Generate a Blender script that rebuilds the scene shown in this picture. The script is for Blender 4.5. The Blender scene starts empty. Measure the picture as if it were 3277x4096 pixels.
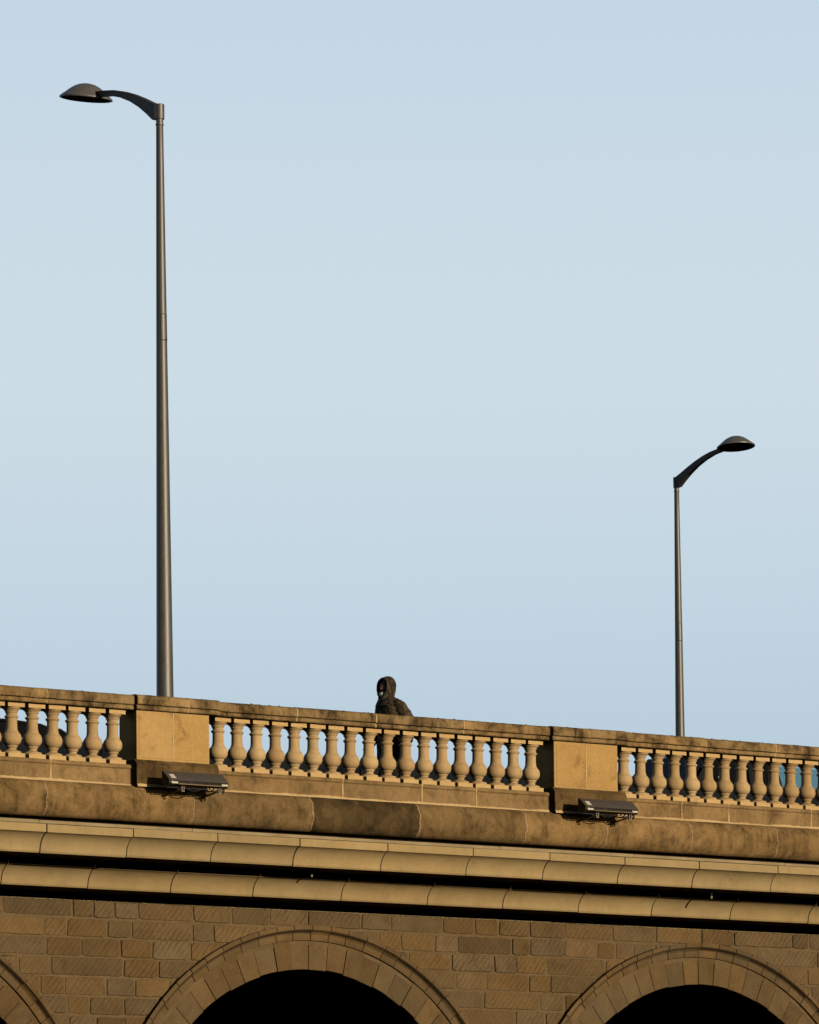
import bpy, bmesh, math, random
from mathutils import Vector, Matrix
R = math.radians
PI = math.pi
random.seed(7)
SC = bpy.context.scene
COL = SC.collection

# ------------------------------------------------------------------ helpers
class MB:
    """Collects faces and links them as ONE mesh object."""
    def __init__(self):
        self.bm = bmesh.new()
        self.cl = self.bm.loops.layers.float_color.new('blk')
        self.c = (0.5, 0.5, 0.5, 1.0)
        self.mi = 0
    def tone(self, a, b=0.5, c=0.5):
        self.c = (a, b, c, 1.0)
    def face(self, vs):
        try:
            f = self.bm.faces.new(vs)
        except ValueError:
            return None
        f.material_index = self.mi
        for l in f.loops:
            l[self.cl] = self.c
        return f
    def pts(self, ps):
        return [self.bm.verts.new(p) for p in ps]
    def poly(self, ps):
        return self.face(self.pts(ps))
    def box(self, x0, x1, y0, y1, z0, z1, bev=0.0, seg=1):
        n0 = len(self.bm.verts)
        v = self.pts([(x, y, z) for z in (z0, z1) for y in (y0, y1) for x in (x0, x1)])
        fs = [self.face([v[i] for i in q]) for q in
              ((0, 2, 3, 1), (4, 5, 7, 6), (0, 1, 5, 4), (2, 6, 7, 3), (0, 4, 6, 2), (1, 3, 7, 5))]
        if bev > 0:
            es = set(e for f in fs for e in f.edges)
            r = bmesh.ops.bevel(self.bm, geom=list(es), offset=bev, segments=seg, profile=0.6, affect='EDGES')
            for f in r['faces']:
                for l in f.loops:
                    l[self.cl] = self.c
    def prism(self, prof, x0, x1, bev=0.0, cap=True, cuts=0, jit=0.0):
        """profile [(y, z)] extruded along X; profile counter-clockwise seen from +X"""
        n = len(prof)
        rings = []
        m = cuts + 1
        for i in range(m + 1):
            x = x0 + (x1 - x0) * i / m
            rings.append(self.pts([(x, y + random.uniform(-jit, jit), z + random.uniform(-jit, jit)) for y, z in prof]))
        for a, b in zip(rings[:-1], rings[1:]):
            for i in range(n):
                j = (i + 1) % n
                self.face([a[i], b[i], b[j], a[j]])
        fs = []
        if cap:
            fs.append(self.face(list(rings[0])))
            fs.append(self.face(list(reversed(rings[-1]))))
        if bev > 0 and cap:
            es = list(set(e for f in fs if f for e in f.edges))
            r = bmesh.ops.bevel(self.bm, geom=es, offset=bev, segments=2, profile=0.6, affect='EDGES', clamp_overlap=True)
            for f in r['faces']:
                for l in f.loops:
                    l[self.cl] = self.c
    def lathe(self, prof, n=40, M=None, cap=True):
        M = M or Matrix.Identity(4)
        rings = []
        for r, z in prof:
            rings.append(self.pts([M @ Vector((r * math.cos(2 * PI * k / n), r * math.sin(2 * PI * k / n), z)) for k in range(n)]))
        for a, b in zip(rings[:-1], rings[1:]):
            for k in range(n):
                j = (k + 1) % n
                self.face([a[k], a[j], b[j], b[k]])
        if cap:
            self.face(list(reversed(rings[0])))
            self.face(list(rings[-1]))
    def loft(self, rings, closed=True, cap=True):
        R_ = [self.pts(r) for r in rings]
        n = len(R_[0])
        for a, b in zip(R_[:-1], R_[1:]):
            for k in range(n if closed else n - 1):
                j = (k + 1) % n
                self.face([a[k], a[j], b[j], b[k]])
        if cap and closed:
            self.face(list(reversed(R_[0])))
            self.face(list(R_[-1]))
    def tube(self, ps, rad, n=8, cap=True):
        ps = [Vector(p) for p in ps]
        rings = []
        up = Vector((0.123, 0.31, 0.94))
        for i, p in enumerate(ps):
            t = (ps[min(i + 1, len(ps) - 1)] - ps[max(i - 1, 0)]).normalized()
            s = t.cross(up)
            if s.length < 1e-3:
                s = t.cross(Vector((1, 0, 0)))
            s.normalize(); u = s.cross(t)
            r = rad[i] if isinstance(rad, (list, tuple)) else rad
            rings.append([p + r * (math.cos(2 * PI * k / n) * s + math.sin(2 * PI * k / n) * u) for k in range(n)])
        self.loft(rings, True, cap)
    def sphere(self, c, rx, ry, rz, nu=24, nv=14, fn=None):
        rings = []
        for i in range(1, nv):
            th = PI * i / nv
            ring = []
            for k in range(nu):
                ph = 2 * PI * k / nu
                d = Vector((math.sin(th) * math.cos(ph), math.sin(th) * math.sin(ph), -math.cos(th)))
                p = Vector((d.x * rx, d.y * ry, d.z * rz))
                if fn:
                    p = fn(d, p)
                ring.append(p + Vector(c))
            rings.append(ring)
        self.loft(rings, True, True)
    def build(self, name, mat, parent=None, smooth=35, loc=None):
        bmesh.ops.recalc_face_normals(self.bm, faces=self.bm.faces[:])
        me = bpy.data.meshes.new(name)
        self.bm.to_mesh(me); self.bm.free()
        if mat:
            for m in (mat if isinstance(mat, (list, tuple)) else [mat]):
                me.materials.append(m)
        if smooth:
            me.shade_smooth()
            me.set_sharp_from_angle(angle=R(smooth))
        o = bpy.data.objects.new(name, me)
        COL.objects.link(o)
        if parent:
            o.parent = parent
        if loc:
            o.location = loc
        return o

def tag(o, label=None, cat=None, group=None, kind=None):
    if label: o['label'] = label
    if cat: o['category'] = cat
    if group: o['group'] = group
    if kind: o['kind'] = kind
    return o

def thing(name, label, cat, loc=(0, 0, 0), rz=0, group=None):
    o = bpy.data.objects.new(name, None)
    o.empty_display_size = 0.2
    COL.objects.link(o)
    o.location = loc
    o.rotation_euler = (0, 0, rz)
    return tag(o, label, cat, group)

def copy_tree(o, parent=None, kids=None):
    c = o.copy(); COL.objects.link(c)
    c.parent = parent
    for ch in list(o.children):
        copy_tree(ch, c)
    return c

# ------------------------------------------------------------------ materials
class NT:
    def __init__(self, name):
        self.m = bpy.data.materials.new(name)
        self.m.use_nodes = True
        self.t = self.m.node_tree
        self.b = self.t.nodes['Principled BSDF']
        self.b.inputs['Specular IOR Level'].default_value = 0.25
    def n(self, typ, **kw):
        nd = self.t.nodes.new(typ)
        for k, v in kw.items():
            if k in nd.inputs.keys():
                nd.inputs[k].default_value = v
            else:
                setattr(nd, k, v)
        return nd
    def l(self, a, b):
        self.t.links.new(a, b)
    def coords(self, rnd=True):
        tc = self.n('ShaderNodeTexCoord')
        if not rnd:
            return tc.outputs['Object']
        oi = self.n('ShaderNodeObjectInfo')
        ml = self.n('ShaderNodeMath', operation='MULTIPLY')
        ml.inputs[1].default_value = 37.0
        self.l(oi.outputs['Random'], ml.inputs[0])
        ad = self.n('ShaderNodeVectorMath', operation='ADD')
        self.l(tc.outputs['Object'], ad.inputs[0]); self.l(ml.outputs[0], ad.inputs[1])
        return ad.outputs[0]
    def noise(self, v, scale, detail=5, rough=0.6, stretch=None, dist=0.0):
        if stretch:
            mp = self.n('ShaderNodeMapping')
            mp.inputs['Scale'].default_value = stretch
            self.l(v, mp.inputs['Vector']); v = mp.outputs[0]
        nd = self.n('ShaderNodeTexNoise')
        nd.inputs['Scale'].default_value = scale
        nd.inputs['Detail'].default_value = detail
        nd.inputs['Roughness'].default_value = rough
        nd.inputs['Distortion'].default_value = dist
        self.l(v, nd.inputs['Vector'])
        return nd.outputs['Fac']
    def remap(self, f, a, b, c=0.0, d=1.0):
        nd = self.n('ShaderNodeMapRange')
        nd.inputs[1].default_value = a; nd.inputs[2].default_value = b
        nd.inputs[3].default_value = c; nd.inputs[4].default_value = d
        self.l(f, nd.inputs[0])
        return nd.outputs[0]
    def mix(self, f, a, b, mode='MIX'):
        nd = self.n('ShaderNodeMix', data_type='RGBA', blend_type=mode)
        for s, v in ((0, f), (6, a), (7, b)):
            if isinstance(v, (int, float)):
                nd.inputs[s].default_value = v
            elif isinstance(v, (tuple, list)):
                nd.inputs[s].default_value = (v[0], v[1], v[2], 1)
            else:
                self.l(v, nd.inputs[s])
        return nd.outputs[2]
    def math(self, op, a, b=None):
        nd = self.n('ShaderNodeMath', operation=op)
        for i, v in enumerate((a, b)):
            if v is None: continue
            if isinstance(v, (int, float)): nd.inputs[i].default_value = v
            else: self.l(v, nd.inputs[i])
        return nd.outputs[0]
    def bump(self, h, dist, strength=1.0, prev=None):
        nd = self.n('ShaderNodeBump')
        nd.inputs['Strength'].default_value = strength
        nd.inputs['Distance'].default_value = dist
        self.l(h, nd.inputs['Height'])
        if prev is not None:
            self.l(prev, nd.inputs['Normal'])
        return nd.outputs[0]

def stone(name, c1, c2, dirt=(0.05, 0.038, 0.02), stain=(0.55, 0.75), stain_amt=0.7, streak=0.5,
          grain=0.25, bump=0.004, blk=0.0, scale=1.0, tool=0.0, rough=0.9, rnd=0.0, pits=0.0, blotch=None, heavy=0.0):
    warm = lambda c: (c[0], c[1] * 0.895, c[2] * 0.75)      # iron-stained sandstone is more orange than grey
    c1, c2, dirt = warm(c1), warm(c2), warm(dirt)
    if blotch: blotch = warm(blotch)
    s = NT(name)
    v = s.coords()
    n1 = s.noise(v, 2.3 * scale, 6, 0.6)
    col = s.mix(s.remap(n1, 0.33, 0.67), c1, c2)
    if blotch:
        nb = s.noise(v, 0.9 * scale, 3, 0.5, dist=0.6)
        col = s.mix(s.remap(nb, 0.5, 0.72, 0, 0.7), col, blotch)
    # stains: big soft patches, broken up by vertical run-off streaks
    n2 = s.noise(v, 3.1 * scale, 8, 0.68, dist=0.4)
    st = s.remap(n2, stain[0], stain[1])
    ns = s.noise(v, 1.0, 6, 0.65, stretch=(16, 16, 1.6))
    st2 = s.math('MULTIPLY', s.remap(ns, 0.42, 0.72), streak)
    stt = s.math('MINIMUM', s.math('ADD', s.math('MULTIPLY', st, stain_amt), s.math('MULTIPLY', st2, s.remap(n1, 0.35, 0.65))), 0.92)
    col = s.mix(stt, col, dirt)
    # grain
    ng = s.noise(v, 95, 4, 0.7)
    nm = s.noise(v, 22, 4, 0.65)
    g = s.math('ADD', s.remap(ng, 0.2, 0.8, 1 - grain, 1 + grain), s.remap(nm, 0.2, 0.8, -grain * 0.6, grain * 0.6))
    cb = s.n('ShaderNodeCombineColor')
    for i in range(3): s.l(g, cb.inputs[i])
    col = s.mix(1.0, col, cb.outputs[0], 'MULTIPLY')
    if rnd:
        oi = s.n('ShaderNodeObjectInfo')
        col = s.mix(s.remap(oi.outputs['Random'], 0, 1, 0, rnd), col, (c2[0] * .62, c2[1] * .52, c2[2] * .42))
    bh = s.math('ADD', s.math('MULTIPLY', nm, 0.7), s.math('MULTIPLY', ng, 0.3))
    if blk:
        at = s.n('ShaderNodeAttribute', attribute_name='blk')
        sx = s.n('ShaderNodeSeparateColor'); s.l(at.outputs['Color'], sx.inputs[0])
        f = s.remap(sx.outputs[0], 0, 1, 1 - blk, 1 + blk)
        cb2 = s.n('ShaderNodeCombineColor')
        for i in range(3): s.l(f, cb2.inputs[i])
        col = s.mix(1.0, col, cb2.outputs[0], 'MULTIPLY')
        if heavy:
            hv = s.math('MULTIPLY', s.remap(sx.outputs[2], 0.55, 1.0), s.remap(s.noise(v, 3.4, 7, 0.62, dist=0.5), 0.30, 0.62, 1.0, 0.42))
            col = s.mix(s.math('MULTIPLY', hv, heavy), col, dirt)
        # hue: ochre <-> grey brown
        hz = s.remap(sx.outputs[1], 0.0, 1.0, -0.12, 0.22)
        tint = s.n('ShaderNodeCombineColor')
        s.l(s.math('ADD', 1.0, s.math('MULTIPLY', hz, 0.45)), tint.inputs[0])
        tint.inputs[1].default_value = 1.0
        s.l(s.math('SUBTRACT', 1.0, s.math('MULTIPLY', hz, 0.9)), tint.inputs[2])
        col = s.mix(1.0, col, tint.outputs[0], 'MULTIPLY')
    nrm = s.bump(bh, bump, 1.0)
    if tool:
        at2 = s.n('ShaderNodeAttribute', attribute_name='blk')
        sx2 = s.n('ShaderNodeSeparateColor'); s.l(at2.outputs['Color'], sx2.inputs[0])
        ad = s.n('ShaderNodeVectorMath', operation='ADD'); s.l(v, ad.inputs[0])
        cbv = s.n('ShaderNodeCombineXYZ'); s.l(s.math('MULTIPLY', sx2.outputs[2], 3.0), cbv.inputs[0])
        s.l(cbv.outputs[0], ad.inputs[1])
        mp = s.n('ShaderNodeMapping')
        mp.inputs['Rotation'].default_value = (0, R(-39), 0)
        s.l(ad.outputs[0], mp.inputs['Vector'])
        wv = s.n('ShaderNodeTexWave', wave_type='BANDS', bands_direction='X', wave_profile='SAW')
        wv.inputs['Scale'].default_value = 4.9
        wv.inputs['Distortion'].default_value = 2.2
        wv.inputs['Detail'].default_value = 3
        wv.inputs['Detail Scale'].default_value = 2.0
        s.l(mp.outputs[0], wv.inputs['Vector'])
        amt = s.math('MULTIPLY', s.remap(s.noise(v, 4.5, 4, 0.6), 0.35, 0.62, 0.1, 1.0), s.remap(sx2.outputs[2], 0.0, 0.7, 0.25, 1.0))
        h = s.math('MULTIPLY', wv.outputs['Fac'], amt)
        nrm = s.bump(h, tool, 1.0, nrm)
        dk = s.math('MULTIPLY', s.remap(wv.outputs['Fac'], 0.5, 1.0, 0, 0.72), amt)  # grooves darkened in colour too, standing in for weak relief shading
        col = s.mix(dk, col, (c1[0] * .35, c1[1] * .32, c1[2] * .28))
    if pits:
        vo = s.n('ShaderNodeTexVoronoi', feature='F1'); vo.inputs['Scale'].default_value = 26
        s.l(v, vo.inputs['Vector'])
        pm = s.math('MULTIPLY', s.remap(vo.outputs['Distance'], 0.10, 0.20, 1, 0), s.remap(s.noise(v, 1.7, 3, 0.5), 0.5, 0.65))
        col = s.mix(s.math('MULTIPLY', pm, pits), col, (0.03, 0.022, 0.012))
    s.l(col, s.b.inputs['Base Color'])
    s.l(nrm, s.b.inputs['Normal'])
    s.b.inputs['Roughness'].default_value = rough
    s.b.inputs['Specular IOR Level'].default_value = 0.12
    return s.m

def plain(name, col, rough=0.6, metal=0.0, var=0.15, scale=14, bump=0.0, spec=0.3):
    s = NT(name)
    v = s.coords()
    nz = s.noise(v, scale, 5, 0.6)
    c = s.mix(s.remap(nz, 0.3, 0.7), tuple(x * (1 - var) for x in col), tuple(x * (1 + var) for x in col))
    s.l(c, s.b.inputs['Base Color'])
    s.b.inputs['Metallic'].default_value = metal
    s.l(s.remap(nz, 0.2, 0.8, rough * 0.85, min(1, rough * 1.15)), s.b.inputs['Roughness'])
    s.b.inputs['Specular IOR Level'].default_value = spec
    if bump:
        s.l(s.bump(s.noise(v, scale * 6, 3, 0.6), bump), s.b.inputs['Normal'])
    return s.m

M = {}
M['die'] = stone('sandstone_die', (0.545, 0.405, 0.20), (0.49, 0.355, 0.17), dirt=(0.13, 0.095, 0.055), stain=(0.57, 0.70), stain_amt=0.65, streak=0.15, grain=0.2, bump=0.005, blk=0.16, rnd=0.1)
M['baluster'] = stone('sandstone_baluster', (0.66, 0.53, 0.335), (0.58, 0.46, 0.28), dirt=(0.22, 0.165, 0.095), stain=(0.54, 0.78), stain_amt=0.65, streak=0.35, grain=0.16, bump=0.004, rnd=0.55)
M['plinth'] = stone('sandstone_plinth', (0.68, 0.53, 0.30), (0.60, 0.46, 0.25), dirt=(0.26, 0.18, 0.09), stain=(0.58, 0.8), stain_amt=0.6, streak=0.1, grain=0.14, bump=0.003, rnd=0.22)
M['coping'] = stone('weathered_coping', (0.38, 0.29, 0.165), (0.235, 0.175, 0.097), dirt=(0.040, 0.030, 0.016), stain=(0.45, 0.62), stain_amt=0.75, streak=0.85, grain=0.28, bump=0.006, blk=0.25)
M['base'] = stone('weathered_base_course', (0.335, 0.25, 0.143), (0.26, 0.19, 0.105), dirt=(0.06, 0.045, 0.022), stain=(0.50, 0.68), stain_amt=0.6, streak=0.45, grain=0.30, bump=0.007, blk=0.2, pits=0.8)
M['pedbase'] = stone('sooty_pedestal_base', (0.20, 0.14, 0.07), (0.11, 0.075, 0.035), dirt=(0.03, 0.022, 0.011), stain=(0.46, 0.7), stain_amt=0.8, streak=0.5, grain=0.35, bump=0.008)
M['torus'] = stone('sooty_roll_moulding', (0.31, 0.228, 0.125), (0.215, 0.155, 0.08), dirt=(0.035, 0.027, 0.013), stain=(0.47, 0.68), stain_amt=0.55, streak=0.9, grain=0.32, bump=0.010, blk=0.3, heavy=1.0)
M['cornice'] = stone('precast_cornice', (0.41, 0.345, 0.215), (0.36, 0.30, 0.18), dirt=(0.16, 0.125, 0.08), stain=(0.58, 0.82), stain_amt=0.5, streak=0.26, grain=0.10, bump=0.003, blk=0.22, pits=0.5)
M['flash'] = stone('pale_flashing', (0.40, 0.35, 0.25), (0.29, 0.25, 0.17), dirt=(0.10, 0.08, 0.05), stain=(0.56, 0.8), stain_amt=0.5, streak=0.1, grain=0.1, bump=0.002)
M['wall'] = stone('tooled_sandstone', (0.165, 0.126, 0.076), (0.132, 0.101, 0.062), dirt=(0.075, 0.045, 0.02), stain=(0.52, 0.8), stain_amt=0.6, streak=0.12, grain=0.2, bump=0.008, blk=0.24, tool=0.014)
M['wallmortar'] = stone('grey_brown_mortar', (0.178, 0.138, 0.086), (0.140, 0.107, 0.064), stain_amt=0.3, streak=0.1, grain=0.2, bump=0.006)
M['vouss'] = stone('arch_sandstone', (0.160, 0.122, 0.074), (0.138, 0.103, 0.060), dirt=(0.085, 0.058, 0.028), stain=(0.50, 0.70), stain_amt=0.55, streak=0.4, grain=0.2, bump=0.008, blk=0.24, blotch=(0.112, 0.10, 0.072))
M['mortar'] = stone('cream_lime_mortar', (0.62, 0.50, 0.31), (0.54, 0.42, 0.25), dirt=(0.3, 0.22, 0.12), stain=(0.62, 0.85), stain_amt=0.4, streak=0.0, grain=0.22, bump=0.006)
M['oldmortar'] = stone('old_lime_mortar', (0.40, 0.325, 0.225), (0.31, 0.245, 0.165), dirt=(0.12, 0.085, 0.045), stain=(0.5, 0.75), stain_amt=0.7, streak=0.2, grain=0.25, bump=0.006)
M['ringmortar'] = stone('arch_mortar', (0.085, 0.062, 0.036), (0.055, 0.040, 0.024), stain_amt=0.5, streak=0.0, grain=0.25, bump=0.005)
M['shadeblack'] = plain('shade_black_stone', (0.016, 0.013, 0.010), 1.0, 0, 0.3, 6, spec=0.0)  # near-black: shade of the recess, voids and vaults put into the stone colour
M['asphalt'] = plain('asphalt', (0.05, 0.05, 0.052), 0.95, 0, 0.25, 30, 0.004)
M['paving'] = plain('paving', (0.16, 0.15, 0.135), 0.9, 0, 0.2, 8, 0.003)
M['ground'] = plain('ground', (0.07, 0.065, 0.05), 0.95, 0, 0.4, 0.3)
M['concrete'] = plain('pale_concrete', (0.40, 0.42, 0.44), 0.9, 0, 0.12, 9, 0.004)
M['moss'] = plain('grey_moss', (0.20, 0.19, 0.13), 1.0, 0, 0.5, 30)

def lamp_paint():
    s = NT('bronze_grey_paint')
    v = s.coords()
    nz = s.noise(v, 9, 5, 0.6)
    c = s.mix(s.remap(nz, 0.3, 0.7), (0.138, 0.135, 0.130), (0.168, 0.164, 0.157))
    st = s.noise(v, 1.0, 5, 0.6, stretch=(40, 40, 1.2))
    c = s.mix(s.remap(st, 0.55, 0.8, 0, 0.35), c, (0.06, 0.052, 0.042))
    s.l(c, s.b.inputs['Base Color'])
    s.b.inputs['Metallic'].default_value = 0.55
    s.l(s.remap(nz, 0.2, 0.8, 0.43, 0.53), s.b.inputs['Roughness'])
    s.l(s.bump(s.noise(v, 160, 3, 0.6), 0.0006), s.b.inputs['Normal'])
    return s.m
M['lamp'] = lamp_paint()
M['lamphead'] = plain('grey_head_paint', (0.215, 0.208, 0.198), 0.40, 0.4, 0.10, 14, 0.0004)
M['lampglass'] = plain('lamp_glass', (0.42, 0.30, 0.15), 0.9, 0, 0.3, 12, spec=0.0)  # warm brown puts the sunlit road's reflection into the lens colour
M['lamparm'] = plain('dark_arm_paint', (0.062, 0.053, 0.046), 0.55, 0.2, 0.15, 10)
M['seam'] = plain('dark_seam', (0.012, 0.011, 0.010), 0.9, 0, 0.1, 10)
M['flood'] = plain('anodised_grey', (0.098, 0.085, 0.076), 0.55, 0.2, 0.12, 20, 0.0005)
M['flooddark'] = plain('black_casing', (0.022, 0.017, 0.013), 0.6, 0.1, 0.2, 20)
M['rod'] = plain('bright_rod', (0.30, 0.23, 0.13), 0.35, 0.7, 0.1, 20)
M['sticker'] = plain('white_sticker', (0.62, 0.58, 0.50), 0.6, 0, 0.08, 30)
M['clamp'] = plain('dull_steel', (0.30, 0.27, 0.21), 0.55, 0.3, 0.2, 30)
M['cable'] = plain('black_cable', (0.012, 0.011, 0.010), 0.6, 0, 0.2, 30)
M['carpaint'] = plain('black_car_paint', (0.012, 0.013, 0.016), 0.22, 0.1, 0.1, 3, spec=0.5)
M['carglass'] = plain('dark_car_glass', (0.006, 0.007, 0.009), 0.3, 0, 0.1, 3, spec=0.06)
M['trim'] = plain('grey_trim', (0.11, 0.105, 0.10), 0.45, 0.4, 0.1, 9)
M['tyre'] = plain('tyre_rubber', (0.02, 0.02, 0.02), 0.85, 0, 0.2, 20)
M['rim'] = plain('alloy_rim', (0.35, 0.35, 0.36), 0.35, 0.8, 0.1, 12)
M['headlight'] = plain('clear_headlight', (0.5, 0.5, 0.5), 0.15, 0.3, 0.05, 10)
M['tail'] = plain('red_lens', (0.25, 0.01, 0.01), 0.25, 0, 0.1, 10)
M['seatcloth'] = plain('seat_cloth', (0.02, 0.02, 0.022), 0.9, 0, 0.2, 20)

def tinted():
    s = NT('teal_tinted_glass')
    tr = s.n('ShaderNodeBsdfTransparent'); tr.inputs[0].default_value = (0.70, 0.80, 0.81, 1)
    gl = s.n('ShaderNodeBsdfGlossy'); gl.inputs['Roughness'].default_value = 0.03
    mx = s.n('ShaderNodeMixShader')
    mx.inputs[0].default_value = 0.05
    s.l(tr.outputs[0], mx.inputs[1]); s.l(gl.outputs[0], mx.inputs[2])
    s.l(mx.outputs[0], s.t.nodes['Material Output'].inputs[0])
    return s.m
M['tint'] = tinted()

def camo():
    s = NT('camouflage_cloth')
    v = s.coords(False)
    def patch(off, sc, lo, hi):
        ad = s.n('ShaderNodeVectorMath', operation='ADD'); ad.inputs[1].default_value = off
        s.l(v, ad.inputs[0])
        return s.remap(s.noise(ad.outputs[0], sc, 2, 0.5, stretch=(1, 1, 0.8), dist=1.4), lo, hi)
    c = s.mix(patch((0, 0, 0), 7, 0.47, 0.50), (0.033, 0.025, 0.014), (0.092, 0.070, 0.039))
    c = s.mix(patch((5, 3, 1), 8, 0.52, 0.55), c, (0.056, 0.034, 0.021))
    c = s.mix(patch((9, 1, 7), 8.5, 0.56, 0.59), c, (0.012, 0.010, 0.008))
    s.l(c, s.b.inputs['Base Color'])
    s.b.inputs['Roughness'].default_value = 0.85
    h = s.noise(v, 11, 4, 0.6, stretch=(1, 1, 1.8), dist=0.8)
    s.l(s.bump(h, 0.03, 0.8), s.b.inputs['Normal'])
    return s.m
M['camo'] = camo()
M['skin'] = plain('dark_skin', (0.15, 0.065, 0.038), 0.5, 0, 0.15, 20, spec=0.4)
M['lining'] = plain('black_lining', (0.008, 0.008, 0.008), 0.9, 0, 0.2, 20)
M['trouser'] = plain('black_trousers', (0.012, 0.012, 0.013), 0.9, 0, 0.2, 20)
M['shoe'] = plain('black_shoe', (0.015, 0.014, 0.013), 0.5, 0, 0.2, 20)
M['mask'] = plain('white_mask', (0.70, 0.70, 0.68), 0.8, 0, 0.05, 40)
M['eye'] = plain('eye_white', (0.35, 0.33, 0.30), 0.3, 0, 0.05, 40)

# ------------------------------------------------------------------ ground and deck
ZG = -8.2
b = MB()
b.poly([(-3000, -3000, ZG), (3000, -3000, ZG), (3000, 3000, ZG), (-3000, 3000, ZG)])
tag(b.build('ground', M['ground']), kind='structure')
X0, X1 = -12.0, 16.0
b = MB(); b.box(X0, 32, 3.05, 15.95, -0.22, -0.07); tag(b.build('road', M['asphalt']), kind='structure')
b = MB(); b.box(X0, 32, 0.22, 3.05, -0.22, 0.045)
tag(b.build('pavement', M['paving']), kind='structure')
b = MB(); b.box(X0, 32, 15.95, 20.6, -0.22, 0.045)
tag(b.build('pavement', M['paving']), kind='structure')

# ------------------------------------------------------------------ stone bridge
bridge = thing('stone_bridge', 'sandstone road bridge with roll moulding, pale double cornice and dark round arches', 'bridge')

# roll (torus) moulding: one stone after another, cream mortar rings at the joints
def ell(n=22, cy=-0.17, cz=-0.137, a=0.14, h=0.222, t0=-90, t1=90):
    out = []
    for i in range(n + 1):
        t = R(t0 + (t1 - t0) * i / n)
        out.append((cy - a * math.cos(t), cz + h * math.sin(t)))
    return out
TJ = [-12.0, -10.55, -8.9, -7.25, -5.543, -3.429, -1.651, -0.003, 1.684, 2.996, 4.416, 5.886, 7.5, 9.1, 10.9, 12.6, 14.2, 16.0]
tones = {-1.651: (0.10, 0.35, 1.0), -5.543: (0.55, 0.6), -3.429: (0.56, 0.45, .74), -0.003: (0.48, 0.5, .72), 1.684: (0.62, 0.6), 2.996: (0.66, 0.55), 4.416: (0.6, 0.6), 5.886: (0.55, 0.6), -7.25: (0.45, 0.6)}
b = MB()
prof = ell() + [(0.30, 0.085), (0.30, -0.359)]
prof = [(-0.10, -0.359)] + ell() + [(0.30, 0.085), (0.30, -0.359)]
for a_, c_ in zip(TJ[:-1], TJ[1:]):
    t = tones.get(a_, (random.uniform(.4, .65), random.uniform(.4, .6)))
    b.tone(t[0], t[1], t[2] if len(t) > 2 else random.uniform(.4, .66))
    b.prism(prof, a_ + 0.004, c_ - 0.004, bev=0.008, cuts=10, jit=0.0012)
b.mi = 1
for x in TJ[1:-1]:
    ring = ell(40)
    w = random.uniform(0.008, 0.013)
    ra, rb = [], []
    for i, (y, z) in enumerate(ring):
        wob = 0.006 * math.sin(i * 0.6 + x * 9) + random.uniform(-0.004, 0.004)
        ww = w * random.uniform(0.5, 1.25)
        yy = -0.17 + (y + 0.17) * 1.018 - 0.0015; zz = -0.137 + (z + 0.137) * 1.003
        ra.append((x - ww + wob, yy, zz)); rb.append((x + ww + wob, yy, zz))
    b.loft([[(p[0], p[1] + 0.02, p[2]) for p in ra], ra, rb, [(p[0], p[1] + 0.02, p[2]) for p in rb]], closed=False, cap=False)
b.build('roll_moulding', [M['torus'], M['oldmortar']], bridge)

# upper and lower cornice, precast units with open dark joints
def cavetto(y0, z0, y1, z1, n=12):
    return [(y0 + (y1 - y0) * math.sin(PI / 2 * i / n) ** 1.35, z1 + (z0 - z1) * math.cos(PI / 2 * i / n)) for i in range(n + 1)]
UJ = [-12.0, -10.41, -9.17, -7.93, -6.70, -5.463, -4.227, -2.991, -1.76, -0.414, 0.93, 2.165, 3.399, 4.648, 6.003, 7.3, 8.55, 9.8, 11.05, 12.3, 13.6, 14.9, 16.0]
up = [(-0.17, -0.443)] + cavetto(-0.17, -0.54, -0.005, -0.755) + [(0.008, -0.777), (0.67, -0.777), (0.67, -0.60), (1.96, -0.60), (1.96, -0.443)]
b = MB()
for a_, c_ in zip(UJ[:-1], UJ[1:]):
    b.tone(random.uniform(.3, .7), random.uniform(.4, .6))
    dz = random.uniform(-0.003, 0.003); dy = random.uniform(-0.003, 0.003)
    b.prism([(y + dy, z + dz) for y, z in up], a_ + 0.0074, c_ - 0.0074, bev=0.002)
b.mi = 1
def sealant(b, x, path, w=0.0085, d=0.003):
    ra = [(x - w, y + d, z) for y, z in path]; rb = [(x + w, y + d, z) for y, z in path]
    b.loft([[(p[0], p[1] + .02, p[2]) for p in ra], ra, rb, [(p[0], p[1] + .02, p[2]) for p in rb]], closed=False, cap=False)
for x in UJ[1:-1]:
    sealant(b, x + random.uniform(-.002, .002), [(-0.17, -0.443)] + cavetto(-0.17, -0.54, -0.005, -0.755) + [(0.006, -0.776)])
upper = b.build('upper_cornice', [M['cornice'], M['seam']], bridge, smooth=25)
b = MB()
fx = X0
while fx < X1:
    fw_ = random.uniform(1.6, 2.6)
    b.tone(random.uniform(.3, .7))
    d = random.uniform(-0.004, 0.004)
    b.box(fx + .001, min(fx + fw_, X1) - .001, -0.178 + d, 0.3, -0.4405, -0.400 + random.uniform(-.003, .003), bev=0.004)
    fx += fw_
b.build('flashing', M['flash'], upper)
b = MB(); b.box(X0, X1, -0.09, 0.3, -0.402, -0.357); b.build('shadow_gap', M['shadeblack'], upper)
LJ = [-12.0, -10.6, -9.35, -8.1, -6.86, -5.618, -4.376, -3.159, -1.926, -0.571, 0.787, 2.003, 3.25, 4.479, 5.834, 7.209, 8.45, 9.7, 10.95, 12.2, 13.5, 14.8, 16.0]
lo = [(0.49, -0.870)] + cavetto(0.49, -0.876, 0.655, -1.091) + [(0.668, -1.113), (1.30, -1.113), (1.30, -1.02), (1.96, -1.02), (1.96, -0.93), (0.80, -0.93), (0.70, -0.885)]
b = MB()
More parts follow.
